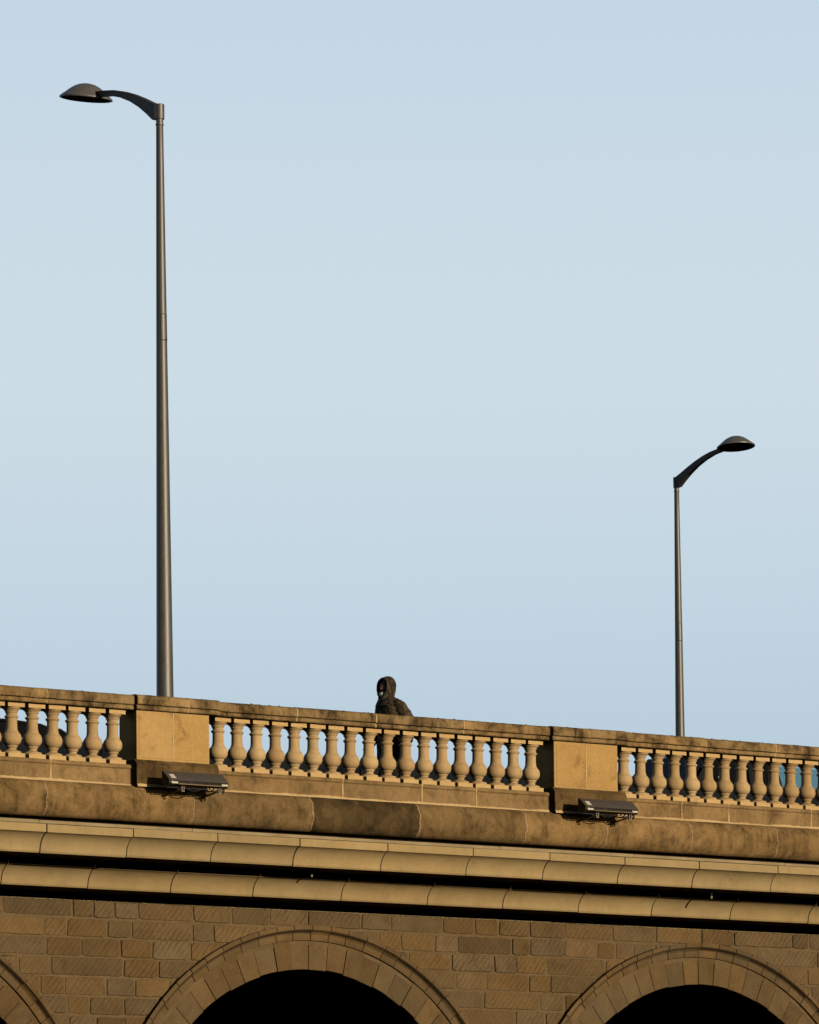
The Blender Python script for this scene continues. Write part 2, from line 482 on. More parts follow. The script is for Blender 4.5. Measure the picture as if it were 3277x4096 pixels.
for a_, c_ in zip(LJ[:-1], LJ[1:]):
    b.tone(random.uniform(.2, .55), random.uniform(.4, .65))
    dz = random.uniform(-0.003, 0.003); dy = random.uniform(-0.003, 0.003)
    b.prism([(y + dy, z + dz) for y, z in lo], a_ + 0.0074, c_ - 0.0074, bev=0.002)
b.mi = 1
for x in LJ[1:-1]:
    sealant(b, x + random.uniform(-.002, .002), [(0.49, -0.872)] + cavetto(0.49, -0.876, 0.655, -1.091) + [(0.666, -1.112)])
b.mi = 2
for x in LJ[1:-1]:      # nib of mortar standing up at the head of each joint
    b.loft([[(x - .009, .476, -.876), (x + .009, .476, -.876), (x + .009, .497, -.876), (x - .009, .497, -.876)],
            [(x - .003, .468, -.836), (x + .004, .468, -.836), (x + .004, .480, -.836), (x - .003, .480, -.836)]])
lower = b.build('lower_cornice', [M['cornice'], M['seam'], M['mortar']], bridge, smooth=25)
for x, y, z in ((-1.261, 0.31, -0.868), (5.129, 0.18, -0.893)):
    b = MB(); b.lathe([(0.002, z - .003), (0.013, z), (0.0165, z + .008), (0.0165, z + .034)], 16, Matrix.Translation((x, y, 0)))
    b.mi = 1; b.lathe([(0.0155, z + .034), (0.0155, -0.77)], 16, Matrix.Translation((x, y, 0)))  # rod blackened above the tip to imitate the cornice lip's shade
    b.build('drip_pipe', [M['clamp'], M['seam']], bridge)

# deck core and mass behind the openings
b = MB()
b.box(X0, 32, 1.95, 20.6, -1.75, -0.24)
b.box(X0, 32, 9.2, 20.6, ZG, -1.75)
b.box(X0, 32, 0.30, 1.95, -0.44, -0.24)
b.build('deck_core', M['shadeblack'], bridge, smooth=0)

# arcade wall: mortar bed with real blocks standing proud of it
YW = 1.16
ZT = -1.207
ARC = [-7.126, -0.722, 5.682, 12.086]
ZC, RI, RM, RO = -4.545, 2.58, 2.95, 3.137
def zlow(x, rad):
    for c in ARC[:3]:
        if abs(x - c) < rad:
            return ZC + math.sqrt(rad * rad - (x - c) ** 2)
    return ZG
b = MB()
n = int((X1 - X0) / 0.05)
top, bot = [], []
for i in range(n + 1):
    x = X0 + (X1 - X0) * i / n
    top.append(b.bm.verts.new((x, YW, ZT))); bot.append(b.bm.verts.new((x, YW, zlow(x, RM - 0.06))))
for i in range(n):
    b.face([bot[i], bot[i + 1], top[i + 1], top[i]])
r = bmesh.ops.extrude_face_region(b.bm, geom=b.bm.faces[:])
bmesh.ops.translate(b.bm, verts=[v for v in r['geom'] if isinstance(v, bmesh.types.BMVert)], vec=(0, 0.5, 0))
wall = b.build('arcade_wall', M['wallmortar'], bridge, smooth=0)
b = MB()
zt = ZT - 0.012
k = 0
hgt = [0.231, 0.238, 0.243, 0.243, 0.243, 0.243, 0.243, 0.245, 0.24, 0.25]
while zt > ZG + 0.1:
    h = hgt[k] if k < len(hgt) else 0.25
    z1 = zt; z0 = zt - h + random.uniform(0.022, 0.032)
    x = X0 + random.uniform(0, 0.3)
    while x < X1 - 0.3:
        L = random.choice([0.33, 0.4, 0.5, 0.55, 0.62, 0.75, 0.85, 1.0]) * random.uniform(0.9, 1.1)
        xa, xb = x + 0.007, min(x + L, X1) - random.uniform(.005, .014)
        x += L
        b.tone(min(1, max(0, random.gauss(0.5, 0.24))), random.uniform(0.0, 1.0), random.random())
        dzt, dzb = random.uniform(-.006, .003), random.uniform(-.003, .007)
        # split the block where the hood moulding cuts it
        m = max(2, int((xb - xa) / 0.03))
        run = []
        runs = []
        for i in range(m + 1):
            xx = xa + (xb - xa) * i / m
            zl = max(z0 + dzb, zlow(xx, RO - 0.04) + 0.0)
            if zl < z1 - 0.015:
                run.append((xx, zl))
            else:
                if len(run) > 1: runs.append(run)
                run = []
        if len(run) > 1: runs.append(run)
        for run in runs:
            if run[-1][0] - run[0][0] < 0.04: continue
            yo = YW - random.uniform(0.006, 0.022)
            j = lambda: random.uniform(-0.008, 0.008)
            if max(p[1] for p in run) - z0 - dzb < 1e-6:
                mm = max(3, int((run[-1][0] - run[0][0]) / 0.05))
                bt = [(run[0][0] + (run[-1][0] - run[0][0]) * i / mm, z0 + dzb) for i in range(mm + 1)]
            else:
                bt = run[::1]
            front = [(p[0] + (j() if i in (0, len(bt) - 1) else 0), p[1] + j() * 0.7) for i, p in enumerate(bt)]
            nt = max(3, int((run[-1][0] - run[0][0]) / 0.05))
            front += [(run[-1][0] + (run[0][0] - run[-1][0]) * i / nt + (j() if i in (0, nt) else 0), z1 + dzt + j() * 0.7) for i in range(nt + 1)]
            ncut = len(bt)
            if len(front) > 7:
                for ci, sx_, sz_ in ((0, 1, 1), (ncut - 1, -1, 1), (ncut, -1, -1), (len(front) - 1, 1, -1)):
                    rc_ = random.uniform(.003, .020)
                    front[ci] = (front[ci][0] + sx_ * rc_ * .6, front[ci][1] + sz_ * rc_)
            cx_ = sum(p[0] for p in front) / len(front); cz_ = sum(p[1] for p in front) / len(front)
            def ins(p, d):
                sx = 1 - d / max(0.05, abs(p[0] - cx_)) if abs(p[0] - cx_) > 0.03 else 1
                sz = 1 - d / max(0.05, abs(p[1] - cz_)) if abs(p[1] - cz_) > 0.02 else 1
                return (cx_ + (p[0] - cx_) * sx, cz_ + (p[1] - cz_) * sz)
            F = [b.bm.verts.new((ins(p, .006)[0], yo, ins(p, .006)[1])) for p in front]
            G = [b.bm.verts.new((p[0], yo + 0.006, p[1])) for p in front]
            H = [b.bm.verts.new((p[0], YW + 0.02, p[1])) for p in front]
            b.face(F)
            for A_, B_ in ((F, G), (G, H)):
                for i in range(len(F)):
                    q = (i + 1) % len(F)
                    b.face([A_[i], B_[i], B_[q], A_[q]])
    zt -= h; k += 1
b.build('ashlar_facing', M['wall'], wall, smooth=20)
b = MB()
x = X0
while x < X1:       # thin pale bead of mortar along the head of the wall
    w = random.uniform(0.02, 0.04)
    b.box(x, x + w * 0.8, YW - random.uniform(0.012, 0.02), YW + 0.05, ZT - 0.014 + random.uniform(-.003, .003), ZT + 0.002, bev=0.002)
    x += w
b.build('mortar_bead', M['flash'], wall)

# arch rings with moulded hoods
def sector(b, c, prof, a0, a1, n=4):
    """prof [(r, y)] swept from angle a0 to a1 about (c, ZC)"""
    rings = []
    for i in range(n + 1):
        t = a0 + (a1 - a0) * i / n
        rings.append([(c + r_ * math.cos(t), y_, ZC + r_ * math.sin(t)) for r_, y_ in prof])
    b.loft(rings)
HP = [(RM, YW - 0.030), (RM + 0.050, YW - 0.042), (RM + 0.078, YW - 0.036), (RM + 0.103, YW - 0.050), (RM + 0.120, YW - 0.078),
      (RM + 0.126, YW - 0.092), (RM + 0.133, YW - 0.080), (RM + 0.135, YW - 0.095), (RO, YW - 0.095), (RO, YW + 0.05), (RM, YW + 0.05)]
for c in ARC[:3]:
    b = MB()
    nv = 32
    edges = [PI * i / nv + (random.uniform(-.006, .006) if 0 < i < nv else 0) for i in range(nv + 1)]
    for a0, a1 in zip(edges[:-1], edges[1:]):
        b.tone(random.uniform(.2, .8), random.uniform(.2, .8), random.random())
        yo = YW + random.uniform(-0.010, 0.006)
        g = random.uniform(0.0010, 0.0024)
        sector(b, c, [(RI + random.uniform(-.008, .007), yo + .006), (RI + .008, yo), (RM - 0.010, yo), (RM + 0.004, yo + .004), (RM + .004, YW + 0.12), (RI, YW + 0.12)], a0 + g, a1 - g, 3)
    for s_ in (-1, 1):
        zz = ZC
        while zz > ZG + .2:
            b.tone(random.uniform(.2, .8), random.uniform(.2, .8))
            xs = sorted((c + s_ * RI, c + s_ * RM))
            b.box(xs[0], xs[1], YW - .002, YW + .12, max(ZG, zz - 0.33) + .004, zz - .004, bev=.005)
            zz -= 0.33
    b.mi = 1
    sector(b, c, [(RI + .004, YW + .010), (RM - .002, YW + .010), (RM - .002, YW + .05), (RI + .004, YW + .05)], 0.0, PI, 96)
    ring = b.build('arch_ring', [M['vouss'], M['ringmortar']], bridge, smooth=25)
    b = MB()
    nh = 34
    edges = [PI * i / nh + (random.uniform(-.008, .008) if 0 < i < nh else 0) for i in range(nh + 1)]
    for a0, a1 in zip(edges[:-1], edges[1:]):
        b.tone(random.uniform(.2, .8), random.uniform(.3, .8), random.random())
        g = 0.0022
        e = random.uniform(-0.004, 0.004)
        sector(b, c, [(r_ + (e if r_ > RM else 0), y_ + e * .6) for r_, y_ in HP], a0 + g, a1 - g, 4)
    b.mi = 1
    sector(b, c, [(r_ - (.006 if r_ > RM + .05 else 0), y_ + .009) for r_, y_ in HP[:-2]] + HP[-2:], 0.0, PI, 96)
    b.build('hood_moulding', [M['vouss'], M['ringmortar']], ring, smooth=30)
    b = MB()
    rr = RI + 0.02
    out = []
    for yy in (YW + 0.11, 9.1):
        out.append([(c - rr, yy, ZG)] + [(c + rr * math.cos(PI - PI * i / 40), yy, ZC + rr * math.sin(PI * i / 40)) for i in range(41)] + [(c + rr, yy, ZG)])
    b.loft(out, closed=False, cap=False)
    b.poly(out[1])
    b.build('arch_vault', M['shadeblack'], bridge)

# ------------------------------------------------------------------ balustrade
bal = thing('balustrade', 'weathered sandstone balustrade of turned balusters between square pedestals along the bridge', 'balustrade')
PED = [(-10.632, -9.431), (-4.232, -3.031), (2.182, 3.365), (8.60, 9.78)]
BAYS = [(-9.278, 18), (-2.8646, 18), (3.522, 18)]

def cop(f, back=0.2):
    return [(-0.160 - f, 1.018), (-0.176 - f, 1.022), (-0.185 - f, 1.032), (-0.184 - f, 1.054), (-0.174 - f, 1.072), (-0.160 - f, 1.080),
            (-0.196 - f, 1.0805), (-0.203 - f, 1.087), (-0.205 - f, 1.12), (-0.203 - f, 1.160), (-0.193 - f, 1.184), (-0.172 - f, 1.200), (-0.13 - f, 1.208), (0, 1.214),
            (back, 1.20), (back, 1.083), (back - .03, 1.08), (back - .04, 1.018)][::-1]
b = MB()
bm_ = b
CJ = [-12.0, -10.62, -9.40, -7.9, -6.7, -5.454, -4.208, -3.453, -2.99, -1.8, -0.585, 0.797, 2.172, 2.78, 3.40, 4.773, 5.976, 7.4, 8.6, 9.80, 11.2, 12.7, 14.2, 16.0]
for a_, c_ in zip(CJ[:-1], CJ[1:]):
    mid = (a_ + c_) / 2
    inped = any(p0 - .05 < mid < p1 + .06 for p0, p1 in PED)
    f = 0.060 if inped else 0.0
    b.tone(random.uniform(.3, .75), random.uniform(.35, .65))
    dz = random.uniform(-0.004, 0.004); dy = random.uniform(-0.004, 0.004)
    nc = max(4, int((c_ - a_) / 0.06))
    b.prism([(y + dy, z + (dz if z > 1.05 else 0)) for y, z in cop(f, 0.26 if inped else 0.2)], a_ + .004, c_ - .004, bev=0.005, cuts=nc, jit=0.0016)
    if a_ > X0 and abs(a_ + 4.208) > .02 and abs(a_ - 2.172) > .02 and a_ not in (-10.62, 8.6):
        fm = f if inped and any(p0 - .05 < a_ - .1 < p1 + .06 for p0, p1 in PED) else 0.0
        w = 0.008
        b.mi = 1
        bm_.prism([(y + (.002 if y < 0 else -.002), z - .001) for y, z in cop(fm)], a_ - w + random.uniform(-.003, .003), a_ + w)
        b.mi = 0
cpo = b.build('coping', [M['coping'], M['mortar']], bal, smooth=30)
# scattered moss and lichen along the top edge of the coping
b = MB()
x = -9.0
while x < 9.5:
    x += random.expovariate(1 / 0.028)
    if random.random() < 0.35: x += random.uniform(0, 0.5)
    y = -0.19 + random.uniform(0, 0.12)
    s_ = random.uniform(0.004, 0.013)
    f = 0.06 if any(p0 < x < p1 for p0, p1 in PED) else 0
    z = 1.200 + (0.006 if y > -.15 else 0)
    b.sphere((x, y - f, z), s_ * random.uniform(.8, 2.2), s_, s_ * random.uniform(.5, 1.1), 7, 5)
tag(b.build('moss', M['moss'], cpo, smooth=0), kind='stuff')

b = MB(); bm_ = b
BJ = [-12.0, -10.7, -9.35, -8.0, -6.7, -5.39, -4.235, -3.02, -1.088, 0.142, 1.004, 2.175, 3.37, 4.379, 5.181, 6.611, 7.5, 8.6, 9.78, 11.1, 12.5, 14, 16.0]
bp = [(-0.150, 0.080), (0.16, 0.080), (0.16, 0.345), (-0.140, 0.347), (-0.158, 0.340), (-0.168, 0.325), (-0.168, 0.304), (-0.158, 0.292), (-0.152, 0.287)]
for a_, c_ in zip(BJ[:-1], BJ[1:]):
    b.tone(random.uniform(.3, .7), random.uniform(.35, .65))
    dy = random.uniform(-0.004, 0.004)
    b.prism([(y + (dy if y < 0 else 0), z) for y, z in bp], a_ + .006, c_ - .006, bev=0.005, cuts=max(3, int((c_ - a_) / .08)), jit=0.0015)
    if a_ > X0:
        zs = [0.082 + 0.262 * i / 14 for i in range(15)]
        ra, rb = [], []
        for z in zs:
            y = -0.163 if z > 0.29 else -0.1535
            ww = random.uniform(0.007, 0.013)
            ra.append((a_ - ww, y, z)); rb.append((a_ + ww, y, z))
        b.mi = 1
        bm_.loft([ra, rb, [(p[0], .15, p[2]) for p in rb], [(p[0], .15, p[2]) for p in ra]], closed=False, cap=False)
        b.mi = 0
b.mi = 1
# wavy mortar bed between base course and roll moulding
n = int((X1 - X0) / 0.035)
ra, rb, rc = [], [], []
ph = 0
for i in range(n + 1):
    x = X0 + (X1 - X0) * i / n
    up_ = 0.112 + 0.005 * math.sin(x * 3.1) + 0.004 * math.sin(x * 9.3 + 1) + random.uniform(-.0035, .0045)
    dn = 0.074 + random.uniform(-.002, .002)
    ra.append((x, -0.1545, up_)); rb.append((x, -0.168 + random.uniform(-.003, .003), 0.096)); rc.append((x, -0.176, dn))
bm_.loft([ra, rb, rc, [(p[0], -0.10, p[2]) for p in rc], [(p[0], -0.10, p[2]) for p in ra], ra], closed=False, cap=False)
b.build('base_course', [M['base'], M['mortar']], bal, smooth=30)

for i, (p0, p1) in enumerate(PED):
    d0, d1 = p0 + 0.048, p1 - 0.09
    b = MB()
    b.box(d0, d1, -0.197, 0.2, 0.403, 1.019, bev=0.004)
    # raised panel inside a fine margin
    xm = (d0 + d1) / 2
    for q0, q1 in ((d0 + .036, xm - .004), (xm + .004, d1 - .036)):
        b.tone(random.uniform(.25, .75), random.uniform(.3, .7))
        b.box(q0, q1, -0.2005, -0.19, 0.437, 0.978, bev=0.002)
    ped = b.build('pedestal', M['die'], bal, smooth=30)
    b = MB()
    zs = [0.41 + 0.60 * t / 40 for t in range(41)]
    ra = [(xm + .012 * .6 * (-1) + random.uniform(-.003, .003) + .002 * math.sin(z * 20), -0.2035, z) for z in zs]
    rb = [(xm + .008 + random.uniform(-.003, .003) + .002 * math.sin(z * 20), -0.2035, z) for z in zs]
    b.loft([ra, rb, [(p[0], -.19, p[2]) for p in rb], [(p[0], -.19, p[2]) for p in ra]], closed=False, cap=False)
    b.build('mortar_joint', M['mortar'], ped)
    b = MB()
    b.prism([(-0.205, 0.410), (-0.215, 0.397), (-0.255, 0.365), (-0.270, 0.352), (-0.270, 0.082), (0.26, 0.082), (0.26, 0.36), (0.21, 0.410)], p0, p1, bev=0.012, cuts=12, jit=0.0015)
    pb = b.build('pedestal_base', M['pedbase'], ped, smooth=30)
    b = MB()
    xs = [p0 + .004 + (p1 - p0 - .008) * t / 30 for t in range(31)]
    b.loft([[(x, -.271, .105 + random.uniform(-.005, .005)) for x in xs], [(x, -.279, .09) for x in xs], [(x, -.283, .070) for x in xs]], closed=False, cap=False)
    b.build('mortar_joint', M['mortar'], pb)

# solid parapet beyond the outer pedestals
for xa, xb in ((X0, -10.632), (9.78, X1)):
    b = MB(); b.prism([(-.13, .34), (.14, .34), (.14, 1.022), (-.13, 1.022)], xa, xb, bev=.004, cuts=12, jit=.001)
    b.build('parapet_panel', M['die'], bal)

PR = [(305, 196), (309, 203), (318, 206), (328, 204), (336, 196), (348, 180), (362, 164), (378, 151), (388, 147), (391, 141), (394, 146), (408, 146), (411, 138), (424, 137),
      (427, 130), (435, 125), (450, 122), (480, 121), (487, 132), (494, 146), (503, 155), (514, 158), (526, 154), (536, 143), (539, 137), (551, 137), (556, 124),
      (600, 123), (650, 124), (700, 125), (750, 127), (790, 131), (820, 138), (845, 149), (865, 161), (879, 170), (884, 178), (905, 193), (930, 205), (965, 213), (1000, 216),
      (1040, 213), (1070, 205), (1095, 193), (1115, 178), (1135, 159), (1149, 143), (1152, 128), (1160, 134), (1172, 135), (1184, 128), (1189, 119), (1203, 117),
      (1208, 110), (1228, 100), (1246, 100), (1258, 110), (1269, 130), (1279, 158), (1286, 176), (1289, 182), (1292, 198), (1304, 209), (1325, 214), (1345, 214)]
pf = [(r_ * 0.000552, 0.965 - (y_ - 305) * 0.000543) for y_, r_ in PR][::-1]
b = MB(); b.lathe(pf, 48)
proto = b.build('baluster', M['baluster'], bal, smooth=42)
b = MB(); b.box(-.119, .119, -.119, .119, 0.352, 0.4025, bev=.003); 
b.build('plinth', M['plinth'], proto)
b = MB(); b.box(-.121, .121, -.1205, .121, 0.346, 0.356, bev=.002); b.build('mortar_bed', M['mortar'], proto)
b = MB(); b.box(-.119, .119, -.119, .119, 0.9615, 1.019, bev=.003); b.build('cap_block', M['plinth'], proto)
first = True
for x0, cnt in BAYS:
    for i in range(cnt):
        o = proto if first else copy_tree(proto, bal)
        first = False
        o.location = (x0 + i * 0.28615 + random.uniform(-.003, .003), random.uniform(-.003, .003), 0)
        o.rotation_euler = (0, 0, random.uniform(-.015, .015))

# ------------------------------------------------------------------ floodlights on the pedestal bases
def floodlight(x, label):
    t = thing('floodlight', label, 'floodlight', (x, -0.27, 0.0), group='floodlights on the pedestal bases')
    L = 0.86
    # casing (y is measured out from the stone, negative)
    b = MB()
    b.prism([(-.245, .242), (-.262, .246), (-.268, .243), (-.405, .134), (-.409, .124), (-.400, .120), (-.250, .222)], 0, L, bev=.002)
    b.build('cover_panel', M['flood'], t)
    b = MB()
    b.prism([(-.246, .219), (-.396, .117), (-.398, .092), (-.380, .070), (-.300, .062), (-.246, .095)], .006, L - .006, bev=.004)
    for k in range(26):         # serrated lip under the cover
        if k in (8, 9, 17): continue
        xx = .06 + k * .031
        b.box(xx, xx + .021, -.4125, -.398, .108, .123, bev=.001)
    cas = b.build('casing', M['flooddark'], t)
    b = MB()
    for xx in (0.0, L):
        b.prism([(-.243, .244), (-.266, .244), (-.404, .128), (-.402, .090), (-.382, .066), (-.298, .058), (-.243, .092)], xx - .004, xx + .004, bev=.001)
    b.build('end_plate', M['flooddark'], t)
    b = MB(); b.tube([(.13, -.402, .081), (.80, -.402, .081)], .0075, 10); b.build('rod', M['rod'], t)
    b = MB()
    b.box(.02, L - .04, -.318, -.300, .038, .048, bev=.002)
    for k in range(14):
        xx = .03 + k * .061
        b.box(xx, xx + .012, -.316, -.302, .045, .064)
    b.build('rail', M['flooddark'], t)
    for k, xx in enumerate((.20, .74)):
        b = MB()
        b.loft([[(xx - .022, -.318, .034), (xx + .022, -.318, .034), (xx + .022, -.306, .030), (xx - .022, -.306, .030)],
                [(xx - .022, -.318, .014), (xx + .022, -.318, .014), (xx + .022, -.306, .018), (xx - .022, -.306, .018)],
                [(xx - .022, -.040, -.022), (xx + .022, -.040, -.022), (xx + .022, -.036, -.010), (xx - .022, -.036, -.010)],
                [(xx - .022, -.008, -.024), (xx + .022, -.008, -.024), (xx + .022, -.008, -.012), (xx - .022, -.008, -.012)]])
        b.build('bracket', M['flooddark'], t)
        b = MB()
        b.box(xx + .005, xx + .017, -.362, -.340, 0.0, .062, bev=.003)
        b.box(xx + .034, xx + .046, -.362, -.340, 0.0, .062, bev=.003)
        b.box(xx + .003, xx + .048, -.364, -.338, -.008, .004, bev=.004)
        b.build('clamp', M['clamp'], t)
    b = MB()
    def droop(x0, x1, y, z, d, n=12):
        return [(x0 + (x1 - x0) * i / n, y, z - d * math.sin(PI * i / n)) for i in range(n + 1)]
    b.tube(droop(.30, .50, -.33, .034, .022), .007)
    b.tube(droop(.66, .82, -.33, .030, .012), .008)
    lp = [(.80 + .028 * math.cos(a), -.35, .035 + .034 * math.sin(a)) for a in [2 * PI * i / 20 - 1.2 for i in range(18)]]
    b.tube(lp, .011)
    b.build('cable', M['cable'], t)
    def slab(name, xa, xb, pA, pB, off):
        A, B = Vector((0,) + pA), Vector((0,) + pB)
        nrm = Vector((0, -(B.z - A.z), (B.y - A.y))).normalized()
        if nrm.y > 0: nrm = -nrm
        b = MB()
        q = [A + nrm * off, B + nrm * off, B - nrm * .002, A - nrm * .002]
        b.loft([[(xa, v_.y, v_.z) for v_ in q], [(xb, v_.y, v_.z) for v_ in q]])
        return b.build(name, M['sticker'], t, smooth=0)
    slab('sticker', .045, .115, (-.318, .2025), (-.385, .149), .004)
    slab('sticker', .035, .125, (-.3985, .112), (-.399, .084), .005)
    slab('sticker', .765, .855, (-.3985, .112), (-.399, .084), .005)
    return t
floodlight(-4.022, 'dark grey floodlight bar with white stickers under the pedestal by the tall lamp post')
floodlight(2.372, 'dark grey floodlight bar with white stickers under the right pedestal, nearer the far lamp post')

# ------------------------------------------------------------------ street lamps
def street_lamp(loc, sgn, label, tilt):
    t = thing('street_lamp', label, 'street lamp', loc, R(1.2) if sgn > 0 else PI, group='street lamps with domed heads')
    H = 8.84 - loc[2]
    b = MB()
    rz = lambda z: 0.108 + (0.0455 - 0.108) * ((z - 1.30) / (8.50 - 1.30))
    b.lathe([(0.15, 0.0), (0.15, 0.02), (0.122, 0.03)] + [(rz(z), z) for z in (0.05, 1, 2, 3, 4, 5, 6, 7, 8, H - .27)] +
            [(0.046, H - .268), (0.053, H - .266), (0.053, H - .252), (0.046, H - .250), (0.046, H - .18)], 36)
    b.build('pole', M['lamp'], t)
    b = MB()
    b.lathe([(0.05, H - .19), (0.061, H - .188), (0.062, H - .02), (0.0615, H - .006), (0.056, H)], 32)
    b.build('collar', M['lamp'], t)
    # access door, a curved plate let into the pole, facing the sun side
    b = MB()
    n = 10
    za, zb = 5.80, 6.12
    a0 = R(-84) if sgn > 0 else R(-84 + 180)
    def strip(z0, z1, w0, w1, dr, steps=8):
        rings = []
        for i in range(steps + 1):
            z = z0 + (z1 - z0) * i / steps
            ring = [((rz(z) + dr) * math.cos(a0 + w0 + (w1 - w0) * k / n), (rz(z) + dr) * math.sin(a0 + w0 + (w1 - w0) * k / n), z) for k in range(n + 1)]
            ring += [((rz(z) - .004) * math.cos(a0 + w0 + (w1 - w0) * k / n), (rz(z) - .004) * math.sin(a0 + w0 + (w1 - w0) * k / n), z) for k in range(n, -1, -1)]
            rings.append(ring)
        b.loft(rings)
    strip(za, zb, -.80, .80, .0016)
    dr = b.build('access_door', M['lamp'], t)
    b = MB()
    strip(za - .010, za, -.86, .86, .0012); strip(zb, zb + .008, -.86, .86, .0010)
    strip(za, zb, -.87, -.81, .0010); strip(za, zb, .81, .86, .0010)
    strip(za + .002, za + .030, .12, .38, .0034); strip(zb - .040, zb - .018, .14, .34, .0034)
    b.build('door_seam', M['seam'], dr)
    # arm: tapered rectangular casting, rooted over the whole collar
    piv = Vector((0, 0, H - .10))
    upE = [(.03, .000), (.20, .070), (.37, .145), (.56, .221), (.78, .294), (1.0, .347), (1.22, .380), (1.42, .402)]
    loE = [(.03, -.185), (.10, -.185), (.24, -.085), (.42, .030), (.62, .135), (.85, .225), (1.10, .292), (1.46, .340)]
    b = MB()
    rings = []
    for i, (u_, l_) in enumerate(zip(upE, loE)):
        w = 0.050 - 0.014 * i / 7
        wl = w * 0.9
        rings.append([(-w, u_[0], u_[1] + .10), (w, u_[0], u_[1] + .10), (wl, l_[0], l_[1] + .10), (-wl, l_[0], l_[1] + .10)])
    b.loft(rings)
    es = [e for e in b.bm.edges if len(e.link_faces) == 2 and e.calc_face_angle(0) > R(50)]
    bmesh.ops.bevel(b.bm, geom=es, offset=.006, segments=2, affect='EDGES')
    arm = b.build('arm', M['lamparm'], t, smooth=30, loc=piv)
    arm.rotation_euler = (tilt, 0, 0)
    # head
    hd = Matrix.Translation((0, 1.70, .36 + .10)) @ Matrix.Rotation(R(7), 4, 'X')
    b = MB()
    b.lathe([(.312, -.004), (.328, -.010), (.342, -.006), (.346, .004), (.342, .013), (.308, .040), (.266, .074), (.215, .117), (.165, .151), (.110, .177), (.055, .190), (.004, .194)], 56, hd, cap=False)
    head = b.build('lamp_head', M['lamphead'], t, smooth=50, loc=piv)
    head.rotation_euler = (tilt, 0, 0)
    b = MB()
    b.lathe([(.314, -.002), (.308, -.003), (.280, .012), (.15, .004), (.03, -.002), (.004, -.003)], 48, hd)
    g_ = b.build('lens', M['lampglass'], head, smooth=50)
    b = MB()
    b.sphere(hd @ Vector((.02, -.06, -.014)), .008, .008, .012, 8, 6)
    b.sphere(hd @ Vector((-.20, .23, .006)), .010, .010, .007, 8, 6)
    b.sphere(hd @ Vector((.22, -.22, .006)), .010, .010, .007, 8, 6)
    b.build('catch', M['seam'], head)
    return t
street_lamp((-3.154, 0.75, 0.045), 1, 'tall dark grey street lamp beside the left pedestal, its head reaching left', R(2.0))
street_lamp((19.751, 19.0, 0.045), -1, 'farther, smaller looking dark grey street lamp at right, its head reaching right', R(-2.0))

# ------------------------------------------------------------------ concrete barriers at the kerb
def barrier_unit():
    b = MB()
    b.prism([(2.30, .045), (1.80, .045), (1.80, .30), (1.845, .40), (1.85, .84), (1.87, .865), (2.21, .865), (2.23, .84), (2.235, .40), (2.30, .30)], 0, 3.98, bev=.01)
    return b
bu = barrier_unit().build('concrete_barrier', M['concrete'])
BL = 'pale concrete barrier standing along the kerb behind the stone balusters'
for i, x in enumerate((-11.4, -7.4, -3.4, 0.6, 4.6, 8.6)):
    o = bu if i == 0 else copy_tree(bu)
    o.location = (x, 0, 0)
    tag(o, BL, 'barrier', 'concrete barriers along the kerb')

# ------------------------------------------------------------------ vehicles
def wheel(parent, x, y, r, s):
    b = MB()
    Mx = Matrix.Translation((x, y, r)) @ Matrix.Rotation(R(90), 4, 'X')
    b.lathe([(r * .62, -.10), (r * .93, -.10), (r, -.07), (r, .07), (r * .93, .10), (r * .62, .10)], 32, Mx, cap=False)
    w = b.build('wheel', M['tyre'], parent)
    b = MB()
    b.lathe([(.02, .07), (r * .25, .085), (r * .55, .075), (r * .63, .09), (r * .63, -.09), (.02, -.08)], 32, Mx)
    for k in range(10):
        a = 2 * PI * k / 10
        b.tube([Mx @ Vector((.05 * math.cos(a), .05 * math.sin(a), s * .09)), Mx @ Vector((r * .58 * math.cos(a), r * .58 * math.sin(a), s * .085))], .016, 6)
    b.build('rim', M['rim'], w)

